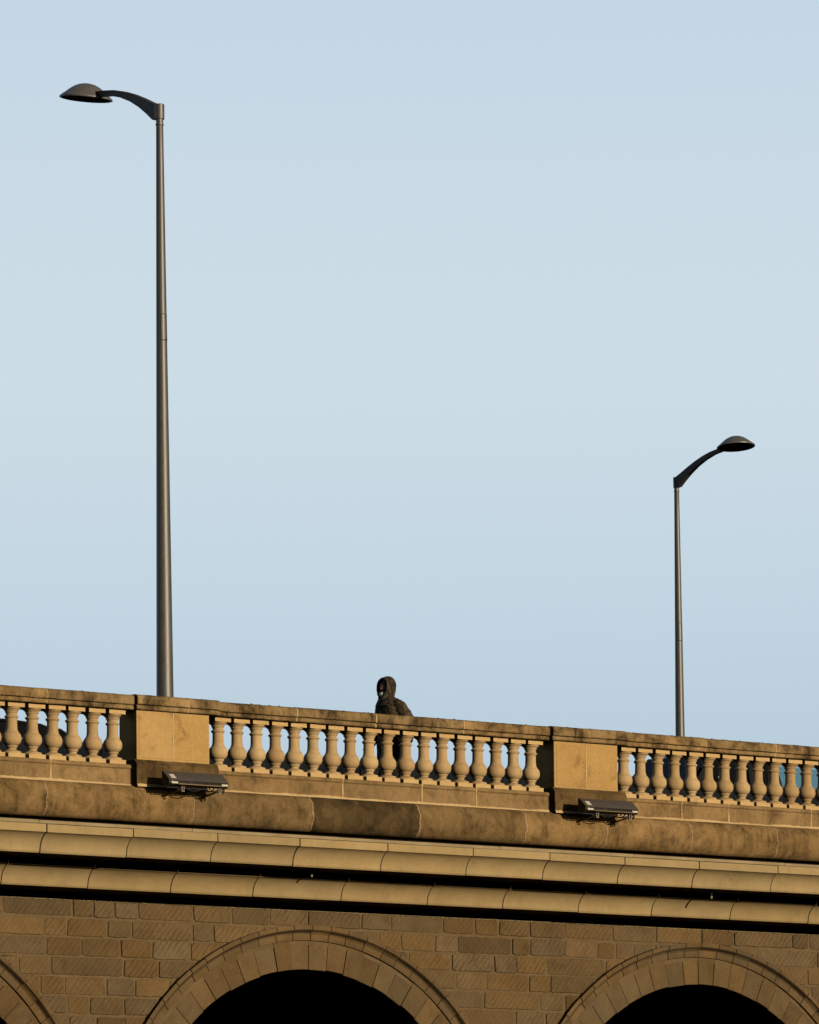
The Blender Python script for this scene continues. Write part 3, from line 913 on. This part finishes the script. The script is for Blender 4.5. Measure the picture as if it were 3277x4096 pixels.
def vehicle(name, label, loc, rz, prof, gh, ww, pill, glassmats, arch, rr, roofmat, cat, sill, rearglass=None):
    """prof: lower body side outline (front at +x); gh: greenhouse outline [(x, z)] front base -> roof -> rear base"""
    t = thing(name, label, cat, loc, rz)
    W = ww / 2
    b = MB()
    rings = []
    for y, sx, dz in ((-W, .985, .0), (-W + .05, 1.0, .0), (0, 1.01, .0), (W - .05, 1.0, .0), (W, .985, .0)):
        rings.append([(px * sx, y, pz) for px, pz in prof])
    b.loft(rings)
    es = [e for e in b.bm.edges if len(e.link_faces) == 2 and e.calc_face_angle(0) > R(60)]
    bmesh.ops.bevel(b.bm, geom=es, offset=.02, segments=2, affect='EDGES')
    body = b.build('body', M['carpaint'], t, smooth=40)
    # greenhouse: roof shell, pillars and panes
    ins = lambda z: W - .07 - .16 * (z - sill) / max(.1, max(p[1] for p in gh) - sill)
    b = MB()
    roof = [p for p in gh if p[1] > max(q[1] for q in gh) - .17]
    rings = []
    for px, pz in roof:
        w_ = ins(pz)
        ring = [(px, -w_ - .02, pz - .045), (px, -w_, pz - .012), (px, -w_ * .6, pz + .012), (px, 0, pz + .02), (px, w_ * .6, pz + .012), (px, w_, pz - .012), (px, w_ + .02, pz - .045)]
        ring += [(px, w_ * .6, pz - .03), (px, 0, pz - .025), (px, -w_ * .6, pz - .03)]
        rings.append(ring)
    b.loft(rings)
    b.build('roof', roofmat, t, smooth=40)
    for (xa, za), (xb, zb), wd in pill:
        for s_ in (-1, 1):
            b = MB()
            ya, yb = s_ * ins(za), s_ * ins(zb)
            b.loft([[(xa - wd, ya - .02, za), (xa + wd, ya - .02, za), (xa + wd, ya + .02, za), (xa - wd, ya + .02, za)],
                    [(xb - wd, yb - .02, zb), (xb + wd, yb - .02, zb), (xb + wd, yb + .02, zb), (xb - wd, yb + .02, zb)]])
            b.build('pillar', M['carpaint'], t)
    for gm in glassmats:
        q, mat = gm
        for s_ in (-1, 1):
            b = MB()
            o_ = [(px, s_ * (ins(pz) - .004), pz) for px, pz in q]; i_ = [(px, s_ * (ins(pz) - .010), pz) for px, pz in q]
            b.loft([o_, i_])
            b.build('side_window', mat, t, smooth=0)
    for (xa, za), (xb, zb), nm in ((gh[0], gh[1], 'windscreen'), (gh[-1], gh[-2], 'rear_window')):
        b = MB()
        wa, wb = ins(za) - .02, ins(zb) - .02
        b.loft([[(xa, -wa, za), (xa, wa, za), (xb, wb, zb), (xb, -wb, zb)], [(xa - .008, -wa, za - .004), (xa - .008, wa, za - .004), (xb - .008, wb, zb - .004), (xb - .008, -wb, zb - .004)]])
        b.build(nm, rearglass if (rearglass and nm == 'rear_window') else M['carglass'], t, smooth=0)
    b = MB()
    x_lo, x_hi = min(p[0] for p in gh), max(p[0] for p in gh)
    for s_ in (-1, 1):
        b.box(x_lo + .1, x_hi - .1, s_ * (W - .055) - .014, s_ * (W - .055) + .014, sill - .022, sill + .004, bev=.004)
    b.build('sill_trim', M['trim'], t)
    for ax in arch:
        for s_ in (-1, 1):
            wheel(t, ax, s_ * (W - .10), rr, s_)
    xf, xr = max(p[0] for p in prof), min(p[0] for p in prof)
    for s_ in (-1, 1):
        b = MB(); b.sphere((xf - .08, s_ * (W - .26), .70), .08, .17, .09, 16, 10); b.build('headlight', M['headlight'], t)
        b = MB(); b.sphere((xr + .06, s_ * (W - .20), .85), .06, .12, .16, 16, 10); b.build('tail_light', M['tail'], t)
        b = MB(); b.sphere((gh[0][0] - .35, s_ * (W + .08), sill + .06), .07, .11, .075, 16, 10); b.build('wing_mirror', M['carpaint'], t)
    return t

def arc_(cx, r, n=10):
    return [(cx + r * math.cos(PI * i / n), .30 + r * math.sin(PI * i / n)) for i in range(n + 1)]
# black hatchback, far left: nose to the right
pr = [(2.05, .32), (2.10, .55), (2.02, .74), (1.30, .92), (.95, .96), (-1.75, .98), (-1.98, .95), (-2.06, .60), (-1.98, .30)] + arc_(-1.28, .36)[::-1] + arc_(1.28, .36)[::-1]
gh = [(1.08, .95), (.30, 1.38), (.02, 1.465), (-.45, 1.50), (-1.00, 1.495), (-1.45, 1.43), (-1.92, .98)]
vehicle('parked_car', 'black car whose rounded roof shows between the leftmost balusters', (-2.93, 4.80, -0.07), 0, pr, gh, 1.78,
        [((1.00, .97), (.27, 1.40), .03), ((-.42, .97), (-.45, 1.45), .045), ((-1.75, .97), (-1.42, 1.42), .06)],
        [([(.95, .985), (.30, 1.36), (.02, 1.415), (-.40, 1.44), (-.40, .985)], M['carglass']), ([(-.44, .985), (-.45, 1.44), (-1.0, 1.435), (-1.35, 1.38), (-1.65, .985)], M['carglass'])],
        (1.28, -1.28), .31, M['carpaint'], 'car', .98)
# black people carrier behind the right bay: nose to the left
pr = [(2.30, .32), (2.36, .62), (2.28, .90), (1.75, 1.16), (1.60, 1.22), (-4.1, 1.24), (-4.36, 1.22), (-4.42, .70), (-4.36, .30)] + arc_(-2.65, .38)[::-1] + arc_(1.48, .38)[::-1]
gh = [(1.62, 1.22), (1.10, 1.72), (.85, 1.83), (.2, 1.88), (-3.4, 1.87), (-4.05, 1.80), (-4.32, 1.22)]
vehicle('minibus', 'large black minibus with teal tinted rear windows behind the right hand balusters', (9.37, 4.75, -0.07), PI, pr, gh, 1.9,
        [((1.50, 1.23), (1.02, 1.76), .04), ((.45, 1.23), (.42, 1.80), .05), ((-.06, 1.23), (.02, 1.80), .05), ((-4.25, 1.23), (-4.02, 1.78), .06)],
        [([(1.45, 1.245), (1.02, 1.73), (.42, 1.80), (.42, 1.245)], M['carglass']), ([(.40, 1.245), (.40, 1.80), (.04, 1.80), (-.02, 1.245)], M['carglass']),
         ([(-.10, 1.245), (-.02, 1.80), (-3.95, 1.76), (-4.2, 1.245)], M['tint'])],
        (1.48, -2.65), .34, M['carpaint'], 'minibus', 1.24, M['tint'])

# ------------------------------------------------------------------ person (walks towards -X, seen from the left side)
per = thing('person', 'person in hooded camouflage jacket with white mask under the chin behind the balustrade', 'person', (0.495, 0.98, 0.045), 0)
def skin_mesh(verts, edges, radii, sub=2):
    me = bpy.data.meshes.new('tmp'); me.from_pydata(verts, edges, [])
    o = bpy.data.objects.new('tmp', me); COL.objects.link(o)
    md = o.modifiers.new('s', 'SKIN'); md.use_smooth_shade = True
    for i, r_ in enumerate(radii):
        me.skin_vertices[0].data[i].radius = (r_, r_) if not isinstance(r_, tuple) else r_
        me.skin_vertices[0].data[i].use_root = (i == 0)
    sd = o.modifiers.new('d', 'SUBSURF'); sd.levels = sub; sd.render_levels = sub
    dg = bpy.context.evaluated_depsgraph_get(); dg.update()
    out = bpy.data.meshes.new_from_object(o.evaluated_get(dg))
    bpy.data.objects.remove(o); bpy.data.meshes.remove(me)
    return out
V, Ed, Ra = [], [], []
def vx(p, r_, par=None):
    V.append(p); Ra.append(r_)
    if par is not None: Ed.append((par, len(V) - 1))
    return len(V) - 1
pel = vx((0, 0, .93), (.15, .12))
sp = vx((-.015, 0, 1.12), (.14, .11), pel)
ch = vx((-.035, 0, 1.34), (.16, .12), sp)
nk = vx((-.055, 0, 1.50), .062, ch)
hb = vx((-.075, 0, 1.56), .058, nk)
HANDS = {}
for s_, elb, wr in ((-1, (.105, -.27, 1.17), (.02, -.30, .95)), (1, (.02, .28, 1.14), (-.17, .26, .96))):
    sh = vx((-.03, s_ * .18, 1.44), .060, ch)
    el = vx(elb, .045, sh)
    w = vx(wr, .030, el)
    d = (Vector(wr) - Vector(elb)).normalized()
    pm = Vector(wr) + d * .05
    p_ = vx(tuple(pm), (.030, .022), w)
    kn = pm + d * .045
    fwd = Vector((-1, 0, 0)); fwd = (fwd - d * fwd.dot(d)).normalized()
    for k in range(4):
        base = kn + fwd * (.027 - .018 * k)
        i0 = vx(tuple(base), .0095, p_)
        ln = (.040, .046, .043, .034)[k]
        curl = Vector((0, -s_ * .35, 0))
        d1 = (d + curl * .5).normalized(); d2 = (d + curl * 1.6).normalized()
        i1 = vx(tuple(base + d1 * ln), .0085, i0)
        i2 = vx(tuple(base + d1 * ln + d2 * ln * .8), .0072, i1)
    tb = Vector(wr) + d * .03 + fwd * .026
    i0 = vx(tuple(tb), .011, p_)
    i1 = vx(tuple(tb + (d + fwd * .7).normalized() * .035), .0095, i0)
    vx(tuple(tb + (d + fwd * .7).normalized() * .035 + (d + fwd * .25).normalized() * .028), .008, i1)
for s_, kn, an, to in ((-1, (-.22, -.09, .50), (-.25, -.09, .10), (-.40, -.10, .03)), (1, (.10, .09, .50), (.36, .09, .17), (.27, .10, .045))):
    hp = vx((0, s_ * .09, .86), .10, pel)
    k_ = vx(kn, .062, hp)
    a_ = vx(an, .042, k_)
    vx(to, .038, a_)
bmsh = skin_mesh(V, Ed, Ra, 1)
# head sculpted and welded into the same mesh
b = MB()
b.bm.from_mesh(bmsh)
def headfn(d, p):
    f = -d.x
    p = p.copy()
    if f > 0:
        # flatten the face, jaw narrows
        p.x *= 0.94
        if d.z < -.1: p.y *= 1 + .35 * (d.z + .1)
        w = math.exp(-((d.y / .16) ** 2))
        nose = w * math.exp(-(((d.z + .14) / .13) ** 2)) * f ** 3
        p.x -= .026 * nose
        brow = math.exp(-((d.z - .17) / .08) ** 2) * f ** 2 * math.exp(-((d.y / .5) ** 2)); p.x -= .007 * brow
        for s_ in (-1, 1):
            p.x += .010 * math.exp(-(((d.y - s_ * .36) / .15) ** 2 + ((d.z - .04) / .09) ** 2)) * f
        lips = math.exp(-((d.y / .28) ** 2)) * (math.exp(-(((d.z + .46) / .05) ** 2)) + math.exp(-(((d.z + .57) / .05) ** 2))); p.x -= .008 * lips * f
        chin = math.exp(-((d.y / .3) ** 2 + ((d.z + .86) / .15) ** 2)); p.x -= .016 * chin
    else:
        p.x *= 1.05
    for s_ in (-1, 1):
        p.y += s_ * .016 * math.exp(-(((d.x - .12) / .14) ** 2 + ((d.z + .05) / .22) ** 2)) * (1 if d.y * s_ > 0.7 else 0)
    return p
HC = (-.092, 0, 1.668)
def turn(p):
    k = min(1, max(0, (p[2] - 1.44) / .10)); k = k * k * (3 - 2 * k)
    a = R(11) * k
    x, y = p[0] + .07, p[1]
    return Vector((-.07 + x * math.cos(a) - y * math.sin(a), x * math.sin(a) + y * math.cos(a), p[2]))
b.sphere(HC, .098, .076, .118, 40, 30, headfn)
for v in b.bm.verts:
    if v.co.z > 1.44 and abs(v.co.y) < .14:
        v.co = turn(v.co)
bd = b.build('body', M['skin'], per, smooth=60)
b = MB()
for s_ in (-1, 1):
    b.sphere(turn((HC[0] - .079, s_ * .031, HC[2] + .006)), .010, .014, .008, 12, 8)
b.build('eyes', M['eye'], bd)

from mathutils import noise as mnoise
def crease(bm, amt):
    """pushes the cloth in and out along soft slanting folds"""
    bm.normal_update()
    for v in bm.verts:
        p = v.co
        q = Vector((p.x * 9 + p.z * 5, p.y * 9 - p.z * 3, p.z * 15))
        f = mnoise.noise(q) + .5 * mnoise.noise(q * 2.3 + Vector((7, 1, 3)))
        v.co = p + v.normal * amt * f

def ering(cx, cy, z, a, bb, n=28, sq=0.85, tx=0.0):
    out = []
    for k in range(n):
        t = 2 * PI * k / n
        c_, s__ = math.cos(t), math.sin(t)
        out.append((cx + a * math.copysign(abs(c_) ** sq, c_) + tx * 0, cy + bb * math.copysign(abs(s__) ** sq, s__), z))
    return out
# jacket: torso and sleeves
b = MB()
b.loft([ering(.0, 0, .74, .155, .215), ering(.0, 0, .78, .170, .225), ering(-.005, 0, .95, .168, .215), ering(-.01, 0, 1.10, .160, .205), ering(-.02, 0, 1.29, .165, .218),
        ering(-.03, 0, 1.39, .162, .225), ering(-.035, 0, 1.45, .150, .212), ering(-.04, 0, 1.495, .128, .172), ering(-.05, 0, 1.525, .110, .125), ering(-.055, 0, 1.54, .095, .10)])
def sleeve(ps, rs):
    pts = [Vector(p) for p in ps]
    fine, fr = [], []
    for i in range(len(pts) - 1):
        p0, p1, p2, p3 = pts[max(i - 1, 0)], pts[i], pts[i + 1], pts[min(i + 2, len(pts) - 1)]
        for k in range(5):
            t = k / 5
            fine.append(0.5 * ((2 * p1) + (p2 - p0) * t + (2 * p0 - 5 * p1 + 4 * p2 - p3) * t * t + (3 * p1 - p0 - 3 * p2 + p3) * t ** 3))
            fr.append((rs[i] * (1 - t) + rs[i + 1] * t) * (1 + .05 * math.sin((i * 5 + k) * 1.9)))
    fine.append(pts[-1]); fr.append(rs[-1])
    b.tube(fine, fr, 16)
sleeve([(-.04, -.07, 1.41), (-.025, -.165, 1.42), (.03, -.225, 1.335), (.100, -.262, 1.19), (.065, -.29, 1.06), (.025, -.30, .955)], [.07, .095, .088, .080, .070, .058])
sleeve([(-.04, .07, 1.41), (-.03, .165, 1.42), (.0, .235, 1.32), (.02, .28, 1.14), (-.08, .27, 1.04), (-.165, .26, .965)], [.07, .095, .088, .080, .070, .058])
bmesh.ops.subdivide_edges(b.bm, edges=b.bm.edges[:], cuts=1, use_grid_fill=True)
bmesh.ops.recalc_face_normals(b.bm, faces=b.bm.faces[:])
crease(b.bm, .014)
jk = b.build('jacket', M['camo'], per, smooth=60)
# hood: open-fronted shell, lined in black
def hood_rings(shrink, n=36):
    lv = [(1.43, .168, .20, -.045, 0), (1.465, .152, .172, -.055, 0), (1.495, .132, .140, -.068, 0), (1.52, .116, .117, -.080, 0), (1.542, .108, .106, -.088, 4), (1.56, .109, .104, -.093, 22), (1.59, .117, .108, -.094, 38),
          (1.63, .126, .113, -.090, 46), (1.67, .130, .116, -.086, 49), (1.705, .130, .116, -.082, 47), (1.735, .126, .112, -.078, 45), (1.76, .117, .104, -.074, 36), (1.782, .103, .092, -.070, 22), (1.80, .084, .076, -.067, 6), (1.813, .062, .056, -.065, 0), (1.822, .038, .034, -.064, 0), (1.826, .016, .014, -.064, 0), (1.827, .003, .003, -.064, 0)]
    out = []
    for z, a, bb, cx_, op in lv:
        a -= shrink; bb -= shrink
        a = max(a, .002); bb = max(bb, .002)
        ring = []
        o_ = R(op)
        for k in range(n + 1):
            t = PI + o_ + (2 * PI - 2 * o_) * k / n
            # peak of the hood leans forward over the brow
            px = cx_ + a * math.cos(t)
            ring.append(turn((px, bb * math.sin(t), z - (shrink * .6 if z > 1.75 else 0))))
        out.append(ring)
    return out
b = MB()
b.loft(hood_rings(0), closed=False, cap=False)
bmesh.ops.recalc_face_normals(b.bm, faces=b.bm.faces[:])
crease(b.bm, .009)
ho = hood_rings(0); hi = hood_rings(.014)
rim = MB()
hood = b.build('hood', M['camo'], per, smooth=60)
b = MB()
b.loft(hi, closed=False, cap=False)
for e0 in (0, -1):
    b.loft([[r_[e0] for r_ in ho], [r_[e0] for r_ in hi]], closed=False, cap=False)
b.build('hood_lining', M['lining'], hood, smooth=60)
b = MB()
for sgn in (0, -1):
    edge = [Vector(r_[sgn]) for r_ in ho if 1.54 < r_[0][2] < 1.81]
    b.tube(edge, .009, 8)
b.tube([turn(p) for p in ((-.200, -.02, 1.565), (-.212, -.025, 1.555), (-.216, -.03, 1.535))], .006, 6)
b.tube([turn(p) for p in ((-.200, .02, 1.565), (-.214, .02, 1.55), (-.222, .022, 1.53))], .006, 6)
b.build('hood_rim', M['lining'], hood)
b = MB()
rows = []
for z, rx, ry, sp_ in ((1.608, .100, .072, 70), (1.590, .113, .078, 72), (1.568, .114, .074, 70), (1.550, .100, .060, 64)):
    rows.append([turn((HC[0] - rx * math.cos(R(a)), ry * 1.05 * math.sin(R(a)), z + .03 * (1 - math.cos(R(a))))) for a in [-sp_ + 2 * sp_ * k / 18 for k in range(19)]])
b.loft(rows, closed=False, cap=False)
b.build('face_mask', M['mask'], per, smooth=60)
b = MB()
b.tube([(-.165, -.012, 1.47), (-.185, -.012, 1.38), (-.192, -.01, 1.2), (-.185, -.01, .95), (-.178, -.01, .78)], .012, 8)
b.build('zip_placket', M['camo'], jk)
b = MB()
b.loft([ering(0, 0, .70, .13, .17), ering(0, 0, .80, .14, .18), ering(0, 0, .95, .14, .17)])
for s_, kn, an in ((-1, (-.22, -.09, .50), (-.255, -.09, .09)), (1, (.10, .09, .50), (.37, .09, .15))):
    b.tube([(0, s_ * .085, .84), (Vector((0, s_ * .09, .84)) * .5 + Vector(kn) * .5), kn, (Vector(kn) * .5 + Vector(an) * .5), an], [.105, .095, .078, .07, .062], 16)
b.build('trousers', M['trouser'], per, smooth=60)
for s_, an, to, zz in ((-1, (-.25, -.09, .07), (-.42, -.10, .035), 0), (1, (.36, .09, .14), (.26, .10, .035), 0)):
    b = MB()
    A, B = Vector(an), Vector(to)
    b.tube([A + (A - B) * .35 + Vector((0, 0, -.012)), A + Vector((0, 0, -.006)), (A + B) / 2, B, B + (B - A) * .18], [.030, .047, .046, .040, .016], 14)
    b.build('shoe', M['shoe'], per, smooth=60)

# ------------------------------------------------------------------ light, sky, camera
SUN_AZ, SUN_EL = 169.0, 11.6
sd = bpy.data.lights.new('sun', 'SUN')
sd.energy = 3.3
sd.angle = R(0.5)
sd.color = (1.0, 0.83, 0.60)
so = bpy.data.objects.new('sun', sd); COL.objects.link(so)
dirv = Vector((math.sin(R(SUN_AZ)) * math.cos(R(SUN_EL)), math.cos(R(SUN_AZ)) * math.cos(R(SUN_EL)), math.sin(R(SUN_EL))))
so.rotation_euler = dirv.to_track_quat('Z', 'Y').to_euler()
so.location = (10, -40, 20)

w = bpy.data.worlds.new('World'); SC.world = w; w.use_nodes = True
nt = w.node_tree
bg = nt.nodes['Background']
sk = nt.nodes.new('ShaderNodeTexSky'); sk.sky_type = 'NISHITA'; sk.sun_disc = False
sk.sun_elevation = R(SUN_EL); sk.sun_rotation = R(SUN_AZ)
sk.dust_density = 2.0; sk.ozone_density = 1.5; sk.air_density = 1.0
# thin high haze low over the horizon evens the colour out
tc = nt.nodes.new('ShaderNodeTexCoord'); sx = nt.nodes.new('ShaderNodeSeparateXYZ')
nt.links.new(tc.outputs['Generated'], sx.inputs[0])
rp = nt.nodes.new('ShaderNodeValToRGB')
mr = nt.nodes.new('ShaderNodeMapRange'); mr.inputs[1].default_value = 0.0; mr.inputs[2].default_value = 0.5
nt.links.new(sx.outputs['Z'], mr.inputs[0]); nt.links.new(mr.outputs[0], rp.inputs[0])
WS = 0.15
els = rp.color_ramp.elements
stops = [(0.0, (.46, .59, .70)), (0.21, (.505, .637, .747)), (0.29, (.585, .718, .82)), (0.375, (.658, .775, .856)), (0.45, (.635, .76, .856)), (0.53, (.588, .722, .84)), (0.66, (.40, .52, .66)), (0.82, (.20, .29, .43)), (1.0, (.11, .17, .28))]  # upper stops darken steeply to cut fill from overhead
els[0].position = 0; els[0].color = stops[0][1] + (1,)
els[1].position = 1; els[1].color = stops[-1][1] + (1,)
for p, c in stops[1:-1]:
    e = els.new(p); e.color = c + (1,)
sc_ = nt.nodes.new('ShaderNodeVectorMath'); sc_.operation = 'SCALE'; sc_.inputs['Scale'].default_value = 1.0 / WS
nt.links.new(rp.outputs[0], sc_.inputs[0])
mxn = nt.nodes.new('ShaderNodeMix'); mxn.data_type = 'RGBA'
# bright sky shaped to the view side (+Y) only, to keep fill low
hz = nt.nodes.new('ShaderNodeMapRange'); hz.inputs[1].default_value = 0.40; hz.inputs[2].default_value = 0.70
hz.inputs[3].default_value = 0.0; hz.inputs[4].default_value = 0.92
nt.links.new(sx.outputs['Y'], hz.inputs[0]); nt.links.new(hz.outputs[0], mxn.inputs[0])
dim = nt.nodes.new('ShaderNodeVectorMath'); dim.operation = 'SCALE'; dim.inputs['Scale'].default_value = 0.15  # sky elsewhere dimmed so shaded faces get little fill
nt.links.new(sk.outputs[0], dim.inputs[0])
nt.links.new(dim.outputs[0], mxn.inputs[6]); nt.links.new(sc_.outputs[0], mxn.inputs[7])
nt.links.new(mxn.outputs[2], bg.inputs[0])
bg.inputs[1].default_value = WS

F, CY, TH, PIT, ROLL = 20000.0, 4381.0, R(35.612957), math.atan2(930, 20000), 0.0117
h = Vector((math.sin(TH), math.cos(TH), 0)); r0 = Vector((math.cos(TH), -math.sin(TH), 0))
fw = math.cos(PIT) * h + Vector((0, 0, math.sin(PIT))); u0 = -math.sin(PIT) * h + Vector((0, 0, math.cos(PIT)))
rr_ = math.cos(ROLL) * r0 - math.sin(ROLL) * u0
uu = math.sin(ROLL) * r0 + math.cos(ROLL) * u0
cd = bpy.data.cameras.new('camera')
co = bpy.data.objects.new('camera', cd); COL.objects.link(co)
co.matrix_world = Matrix(((rr_.x, uu.x, -fw.x, -36.97648424), (rr_.y, uu.y, -fw.y, -51.6235374), (rr_.z, uu.z, -fw.z, -6.57410709), (0, 0, 0, 1)))
cd.sensor_fit = 'VERTICAL'
cd.sensor_height = 36.0
cd.lens = 36.0 * F / 4096.0
cd.shift_y = (CY - 2048.0) / 4096.0
cd.clip_start = 0.5
cd.clip_end = 6000
SC.camera = co
SC.view_settings.view_transform = 'Standard'
SC.view_settings.look = 'None'
SC.view_settings.exposure = 0.0
SC.view_settings.gamma = 1.0
SC.render.engine = 'CYCLES'
SC.cycles.max_bounces = 8
SC.cycles.diffuse_bounces = 0
SC.cycles.transmission_bounces = 6
SC.cycles.transparent_max_bounces = 12
